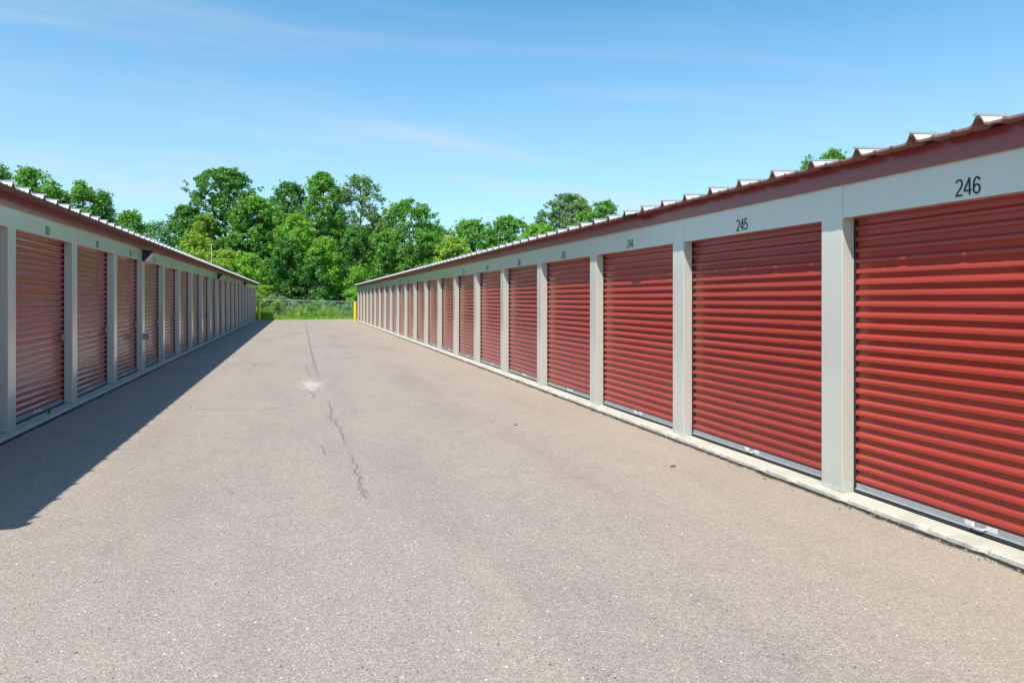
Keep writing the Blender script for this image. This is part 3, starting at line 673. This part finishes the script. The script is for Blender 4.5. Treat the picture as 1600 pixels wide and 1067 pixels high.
T = [ # name,label,x,hw,top,Y,leaf,shape,dens,base,size
 ('broadleaf_tree', 'tall rounded deep green tree rising highest left of centre beyond the shaded roof', 352, 56, 266, 96, 'deep', 'round', 1.1, .3, .42),
 ('broadleaf_tree', 'dark tree with a narrow crown at the left edge of the central tree group', 291, 30, 322, 97, 'deep', 'round', 1.0, .2, .36),
 ('broadleaf_tree', 'yellowish green tree low in front of the tallest rounded tree', 322, 26, 338, 93, 'yellow', 'round', 1.0, .1, .34),
 ('broadleaf_tree', 'broad mid green tree just right of the tallest rounded tree', 402, 50, 306, 92, 'mid', 'round', 1.1, .12, .36),
 ('broadleaf_tree', 'loose dark tree with wispy top left of the pointed central tree', 455, 38, 288, 99, 'deep', 'round', .78, .25, .34),
 ('broadleaf_tree', 'pointed dense green tree, tallest at the centre of the photo background', 506, 33, 271, 94, 'mid', 'round', 1.15, .2, .36),
 ('silvery_tree', 'sparse grey green tree with airy crown right of the pointed central tree', 564, 46, 277, 98, 'grey', 'round', .62, .25, .34),
 ('broadleaf_tree', 'wide light green tree above the far end of the sunlit building', 642, 55, 315, 96, 'mid', 'round', .9, .2, .36),
 ('broadleaf_tree', 'bright green tree low in front of the pointed central tree', 506, 30, 372, 87, 'bright', 'round', 1.1, .12, .32),
 ('broadleaf_tree', 'bright leafy tree below the loose dark tree, middle height', 462, 34, 336, 90, 'bright', 'round', 1.0, .1, .34),
 ('broadleaf_tree', 'dark dense tree low behind the fence, left of the driveway centre line', 448, 26, 372, 86, 'deep', 'round', 1.1, .08, .32),
 ('broadleaf_tree', 'pale yellow green tree low above the far half of the shaded roof', 352, 40, 392, 86, 'yellow', 'round', 1.0, .1, .32),
 ('broadleaf_tree', 'yellow green tree just above the middle of the shaded roof', 300, 28, 362, 88, 'yellow', 'round', 1.0, .1, .32),
 ('broadleaf_tree', 'bright tree leaning over the far end of the shaded roof', 392, 26, 398, 84, 'bright', 'round', 1.0, .1, .3),
 ('broadleaf_tree', 'slim dark tree under the sparse grey green tree', 556, 26, 352, 90, 'deep', 'round', .9, .12, .32),
 ('broadleaf_tree', 'mid green tree under the wide light green tree, above the far sunlit doors', 600, 32, 364, 89, 'mid', 'round', .95, .1, .34),
 ('broadleaf_tree', 'shaded green tree behind the yellow sunlit bollard', 560, 18, 420, 84, 'bright', 'round', 1.0, .08, .3),
 ('broadleaf_tree', 'dark tree directly behind the fence between its middle posts', 492, 28, 404, 85, 'deep', 'round', .95, .14, .3),
 ('broadleaf_tree', 'low green tree right of the wide light green tree', 672, 34, 366, 93, 'mid', 'round', 1.0, .1, .34),
 ('broadleaf_tree', 'bright yellow green tree touching the sunlit roof right of the central group', 708, 32, 372, 88, 'yellow', 'round', 1.1, .1, .34),
 ('broadleaf_tree', 'mid green tree in the low row right of the central group, its left one', 738, 46, 345, 98, 'mid', 'round', 1.05, .15, .36),
 ('broadleaf_tree', 'mid green tree in the low row right of the central group, its right one', 795, 48, 341, 98, 'mid', 'round', 1.05, .15, .36),
 ('broadleaf_tree', 'bright green tree just left of the rounded tree above the sunlit roof', 840, 38, 352, 92, 'bright', 'round', 1.1, .15, .34),
 ('broadleaf_tree', 'large rounded olive green tree above the middle of the sunlit roof', 890, 50, 305, 96, 'grey', 'round', 1.25, .15, .34),
 ('broadleaf_tree', 'dark green tree in front of the large olive tree above the sunlit roof', 916, 24, 328, 91, 'mid', 'round', 1.1, .15, .32),
 ('broadleaf_tree', 'small tree at the right end of the row above the sunlit roof', 946, 34, 315, 95, 'mid', 'round', .8, .15, .32),
 ('broadleaf_tree', 'lone leafy tree top showing above the nearer part of the sunlit roof', 1300, 28, 234, 62, 'mid', 'round', .9, .2, .30),
 ('broadleaf_tree', 'small tuft of tree top left of the lone tree above the sunlit roof', 1264, 14, 244, 66, 'mid', 'round', .8, .2, .28),
 ('broadleaf_tree', 'dark tree at the left border of the photo above the shaded roof', 2, 18, 259, 62, 'deep', 'round', .9, .2, .28),
 ('broadleaf_tree', 'wide green tree above the near end of the shaded roof', 52, 42, 267, 66, 'mid', 'round', .95, .2, .30),
 ('broadleaf_tree', 'pointed green tree above the shaded roof, right of the wide near one', 129, 24, 284, 70, 'mid', 'round', 1.1, .2, .30),
 ('broadleaf_tree', 'slim green tree right of the pointed tree above the shaded roof', 160, 22, 299, 72, 'deep', 'round', .85, .2, .28),
 ('broadleaf_tree', 'low loose tree above the shaded roof between the left and central groups', 203, 30, 334, 80, 'mid', 'round', .8, .2, .32),
 ('broadleaf_tree', 'low bluish tree above the shaded roof beside the central group', 245, 28, 347, 90, 'blue', 'round', .8, .2, .34),
 ('broadleaf_tree', 'low tree between the wide near tree and the pointed one above the shaded roof', 92, 20, 300, 68, 'deep', 'round', .9, .2, .28),
 ('broadleaf_tree', 'hazy background tree behind the gap right of the tallest rounded tree', 430, 44, 330, 112, 'deep', 'round', .9, .1, .42),
 ('broadleaf_tree', 'background tree filling behind the pointed central tree', 520, 44, 345, 112, 'deep', 'round', .9, .1, .42),
 ('broadleaf_tree', 'background tree filling behind the sparse grey green tree', 596, 44, 352, 112, 'mid', 'round', .9, .1, .42),
 ('broadleaf_tree', 'background tree behind the left part of the central group', 320, 44, 350, 112, 'deep', 'round', .9, .1, .42),
 ('broadleaf_tree', 'background tree behind the right part of the central group', 676, 36, 356, 112, 'mid', 'round', .9, .1, .42),
]
for i, (nm, lb, x, hw, top, Y, lf, sh, dn, bs, sz) in enumerate(T):
    tree(nm, lb, x, hw, top, Y, lf, 100 + i * 7, bs, dn, sh, sz)

def shrub(label, xp, Y, w_, h, leaf, seed, size=0.16):
    X, zc = at_depth(xp, Y); root = empty('shrub', (X, Y, -0.03)); tag(root, label, 'shrub', 'shrubs behind the fence')
    g = np.random.default_rng(seed); k = int(14 + 14 * w_)
    C_ = np.stack([g.normal(0, .42, k) * w_, g.normal(0, .3, k) * w_, (g.random(k) ** .8) * h * .85 + .1], 1)
    C_[:, 2] *= np.clip(1.15 - 0.6 * np.abs(C_[:, 0]) / w_, .35, 1)
    Rs = g.uniform(.2, .42, k)
    obj('foliage', leaf_mesh('foliage', C_, Rs, (Rs ** 2 * 700).astype(int) + 8, size, seed, shell=.3), LM[leaf], root)
    bm = bmesh.new()
    for c in C_[:9]: tube(bm, [(0, 0, 0), (c[0] * .5, c[1] * .5, c[2] * .5), tuple(c)], [.03, .02, .008], 5)
    obj('stem', from_bm(bm, 'stem'), M['bark'], root)
SH = [(402, 78, 1.5, 3.2, 'yellow', 'yellowish rounded shrub behind the fence by the shaded corner'),
      (418, 79, 1.5, 4.2, 'yellow', 'tall pale shrub rising behind the left fence post'),
      (428, 77.5, 1.6, 3.0, 'blue', 'bluish green shrub behind the fence, left of the dark gap'),
      (434, 75.4, 1.0, 2.2, 'yellow', 'yellow green shrub poking over the fence rail'),
      (446, 79, 1.8, 2.6, 'blue', 'bluish shrub behind the second fence post'),
      (464, 78, 1.8, 2.0, 'blue', 'low bluish shrub right of the second fence post'),
      (480, 77.5, 1.8, 1.7, 'mid', 'low mid green shrub behind the middle of the fence'),
      (496, 79, 1.9, 1.9, 'mid', 'green shrub just left of the third fence post'),
      (497, 82, 1.6, 2.6, 'bright', 'bright shrub showing over the rail near the third post'),
      (514, 78, 1.8, 1.9, 'blue', 'bluish shrub just right of the third fence post'),
      (530, 78, 1.8, 1.6, 'blue', 'low bluish shrub left of the last fence post'),
      (546, 79, 1.8, 2.2, 'mid', 'green shrub behind the last fence post by the bollard'),
      (556, 81, 1.6, 3.6, 'bright', 'bright green tall shrub behind the sunlit building corner'),
      (385, 79, 1.8, 3.0, 'mid', 'green shrub mostly hidden behind the shaded building corner')]
for i, (x, Y, w_, h, lf, lb) in enumerate(SH): shrub(lb, x, Y, w_, h, lf, 900 + i)

# undergrowth: dark leafy floor of the wood, and tall grass (nobody could count it)
g = np.random.default_rng(77); k = 900
C_ = np.stack([g.uniform(-32, 34, k), g.uniform(82, 112, k), g.uniform(0.1, 3.4, k)], 1); C_[:, 2] *= np.clip((C_[:, 1] - 78) / 16, .4, 2.2); Rs = g.uniform(.5, 1.1, k)
k2 = 520; C2 = np.stack([g.uniform(-40, 44, k2), g.uniform(107, 114, k2), g.uniform(0.3, 9.5, k2)], 1)
C_ = np.concatenate([C_, C2]); Rs = np.concatenate([Rs, g.uniform(1.0, 1.7, k2)])
tag(obj('undergrowth', leaf_mesh('undergrowth', C_, Rs, (Rs ** 2 * 90).astype(int), .36, 5), LM['deep']), 'tangled low undergrowth between the trees behind the fence', 'undergrowth', kind='stuff')

def blades(n, x0, x1, y0, y1, h0, h1, wd, seed, hf=None):
    g = np.random.default_rng(seed); x = g.uniform(x0, x1, n); y = g.uniform(y0, y1, n)
    keep = np.ones(n, bool); h = g.uniform(h0, h1, n)
    if hf is not None: h = h * hf(x, y)
    a = g.uniform(0, math.pi, n); lx = g.normal(0, .22, n) * h; ly = g.normal(0, .22, n) * h; ww = wd * (0.6 + g.random(n))
    V = np.empty((n, 4, 3)); cx, sy = np.cos(a) * ww, np.sin(a) * ww
    V[:, 0] = np.stack([x - cx, y - sy, np.full(n, -.03)], 1); V[:, 1] = np.stack([x + cx, y + sy, np.full(n, -.03)], 1)
    V[:, 2] = np.stack([x + cx * .7 + lx * .4, y + sy * .7 + ly * .4, h * .6], 1); V[:, 3] = np.stack([x + lx, y + ly, h], 1)
    me = bpy.data.meshes.new('grass'); me.vertices.add(n * 4); me.vertices.foreach_set('co', V.reshape(-1))
    me.loops.add(n * 4); me.loops.foreach_set('vertex_index', np.arange(n * 4, dtype=np.int32)); me.polygons.add(n)
    me.polygons.foreach_set('loop_start', np.arange(0, n * 4, 4, dtype=np.int32)); me.polygons.foreach_set('loop_total', np.full(n, 4, dtype=np.int32))
    me.update(calc_edges=True); return me
def hf(x, y):
    e = np.clip((y - 72.6) / 2.0, .25, 1.0)
    return e * (0.75 + 0.5 * np.sin(x * 1.3 + 2 * np.sin(y * .7)) * np.cos(y * 1.1 + x * .6))
tag(obj('grass', blades(60000, -14, 16, 72.6, 81, .45, 1.3, .022, 3, hf), LM['grass']), 'tall unmown yellow green grass along the chain link fence', 'grass', kind='stuff')

# slim mast behind the shaded roof
X, zc = at_depth(330.5, 84); h = height_at(380, zc)
bm = bmesh.new(); tube(bm, [(0, 0, 0), (0, 0, h)], [.07, .045], 8)
o = obj('mast', from_bm(bm, 'mast'), M['wire'], None, True); o.location = (X, 84, -.03); tag(o, 'thin grey mast standing behind the shaded roof before yellow green trees', 'mast')

# ------------------------------------------------------------------ small things on the ground
def dead_leaf(x, y, L_, label, col, seed, group=None):
    g = random.Random(seed); p = gp(x, y); m = mat('dry_leaf', col, .8, .2)
    bm = bmesh.new(); a = g.uniform(0, 3.1); pts = [(-1, 0, .0), (-.5, .42, .25), (.2, .5, .35), (1, 0, .1), (.3, -.42, .3), (-.5, -.36, .2)]
    c = bm.verts.new((0, 0, 0.02 * L_)); vs = [bm.verts.new((px * L_, py * L_, pz * L_ * .6)) for px, py, pz in pts]
    for k in range(6): bm.faces.new((c, vs[k], vs[(k + 1) % 6]))
    r_ = bmesh.ops.extrude_face_region(bm, geom=bm.faces[:]); bmesh.ops.translate(bm, verts=[v for v in r_['geom'] if isinstance(v, bmesh.types.BMVert)], vec=(0, 0, .0012))
    o = obj('dry_leaf', from_bm(bm, 'dry_leaf'), m); o.location = (p.x, p.y, .003); o.rotation_euler = (0, 0, a); tag(o, label, 'leaf', group)
GL = 'dry leaves scattered on the asphalt'
dead_leaf(1052, 729, .055, 'reddish brown dry leaf on the asphalt below unit 245', (.22, .08, .04), 1, GL)
dead_leaf(399, 571, .065, 'dark dry leaf on sunlit asphalt left of the crack, far up the driveway', (.07, .06, .05), 2, GL)
dead_leaf(806, 664, .045, 'small dark leaf on the asphalt right of the crack', (.08, .06, .05), 3, GL)
dead_leaf(298, 637, .025, 'small dark leaf near the shadow edge', (.06, .05, .05), 4, GL)
dead_leaf(1195, 748, .03, 'small olive green leaf beside the slab below unit 245', (.16, .17, .05), 5, GL)
dead_leaf(432, 822, .011, 'tiny dark leaf at lower left on the sunlit asphalt', (.05, .05, .05), 6, GL)
dead_leaf(363, 770, .016, 'brown leaf scrap left of the lower crack', (.10, .08, .06), 7, GL)
dead_leaf(118, 1020, .012, 'orange brown leaf crumb in the bottom left corner', (.35, .14, .05), 8, GL)
dead_leaf(1118, 694, .03, 'pale tan leaf against the slab left of unit 245', (.42, .28, .12), 9, GL)
# concrete chip broken off the slab, with the crack it left
p = gp(1505, 846); bm = bmesh.new(); bmesh.ops.create_icosphere(bm, subdivisions=2, radius=1)
for v in bm.verts: v.co = Vector((v.co.x * .022, v.co.y * .05, max(v.co.z, -.4) * .018)) * (1 + .3 * mnoise.noise(v.co * 3))
o = obj('concrete_chip', from_bm(bm, 'concrete_chip'), M['conc']); o.location = (p.x, p.y, .012); o.rotation_euler = (0, .2, .3); tag(o, 'loose concrete chip broken from the slab edge under unit 246', 'stone')
# grit washed up against the slabs
g = random.Random(31); bm = bmesh.new()
for k in range(1500):
    rs = k % 3 > 0; Yg = g.uniform(2.4, 24) if rs else g.uniform(7, 24); off_ = abs(g.gauss(0, .07)) + .012
    Xg = (5.336 - .15 - off_) if rs else (-4.156 + .15 + off_)
    if mnoise.noise(Vector((Xg * 2, Yg * 1.3, 4))) < -.02: continue
    r_ = g.uniform(.003, .010); v = [bm.verts.new((Xg + r_ * math.cos(a + q), Yg + r_ * math.sin(a + q) * 1.3, z)) for z, q in ((0, 0), (r_ * .9, .5)) for a in (0, 1.57, 3.14, 4.71)]
    for q in range(4): bm.faces.new((v[q], v[(q + 1) % 4], v[4 + (q + 1) % 4], v[4 + q]))
    bm.faces.new(v[4:])
m = mat('grit', (.3, .27, .24), .9, .2); gi = nn(m, 'ShaderNodeNewGeometry')
ln(m, ramp(m, gi.outputs['Random Per Island'], [(0, (.10, .09, .08)), (.5, (.30, .26, .22)), (1, (.62, .58, .52))]), P_(m).inputs['Base Color'])
tag(obj('grit', from_bm(bm, 'grit', False), m), 'loose grit and small stones gathered along the slab edges', 'grit', kind='stuff')
# weed and scrap by the left slab
p = gp(77, 650); root = empty('weed', (p.x, p.y, 0)); tag(root, 'small weed growing at the slab edge under unit 303', 'weed')
g = np.random.default_rng(5); bm = bmesh.new()
for k in range(9):
    a = g.uniform(0, 6.28); h = g.uniform(.08, .18); r_ = g.uniform(.03, .09); w2 = .007
    dx_, dy_ = math.cos(a), math.sin(a)
    v = [bm.verts.new(q) for q in ((-dy_ * w2, dx_ * w2, 0), (dy_ * w2, -dx_ * w2, 0), (dx_ * r_ * .6 + dy_ * w2, dy_ * r_ * .6 - dx_ * w2, h * .8), (dx_ * r_, dy_ * r_, h), (dx_ * r_ * .6 - dy_ * w2, dy_ * r_ * .6 + dx_ * w2, h * .8))]
    bm.faces.new(v)
obj('leaves', from_bm(bm, 'leaves'), LM['mid'], root)
p = gp(86, 651); bm = bmesh.new(); box(bm, (-.03, -.07, 0), (.03, .07, .012), .004)
for v in bm.verts: v.co.z += .012 * mnoise.noise(v.co * 20) + .012; v.co.x += .01 * mnoise.noise(v.co * 30)
o = obj('paper_scrap', from_bm(bm, 'paper_scrap'), M['white']); o.location = (p.x, p.y, 0); o.rotation_euler = (0, 0, -.6); tag(o, 'crumpled white scrap on shaded asphalt beside the weed', 'litter')
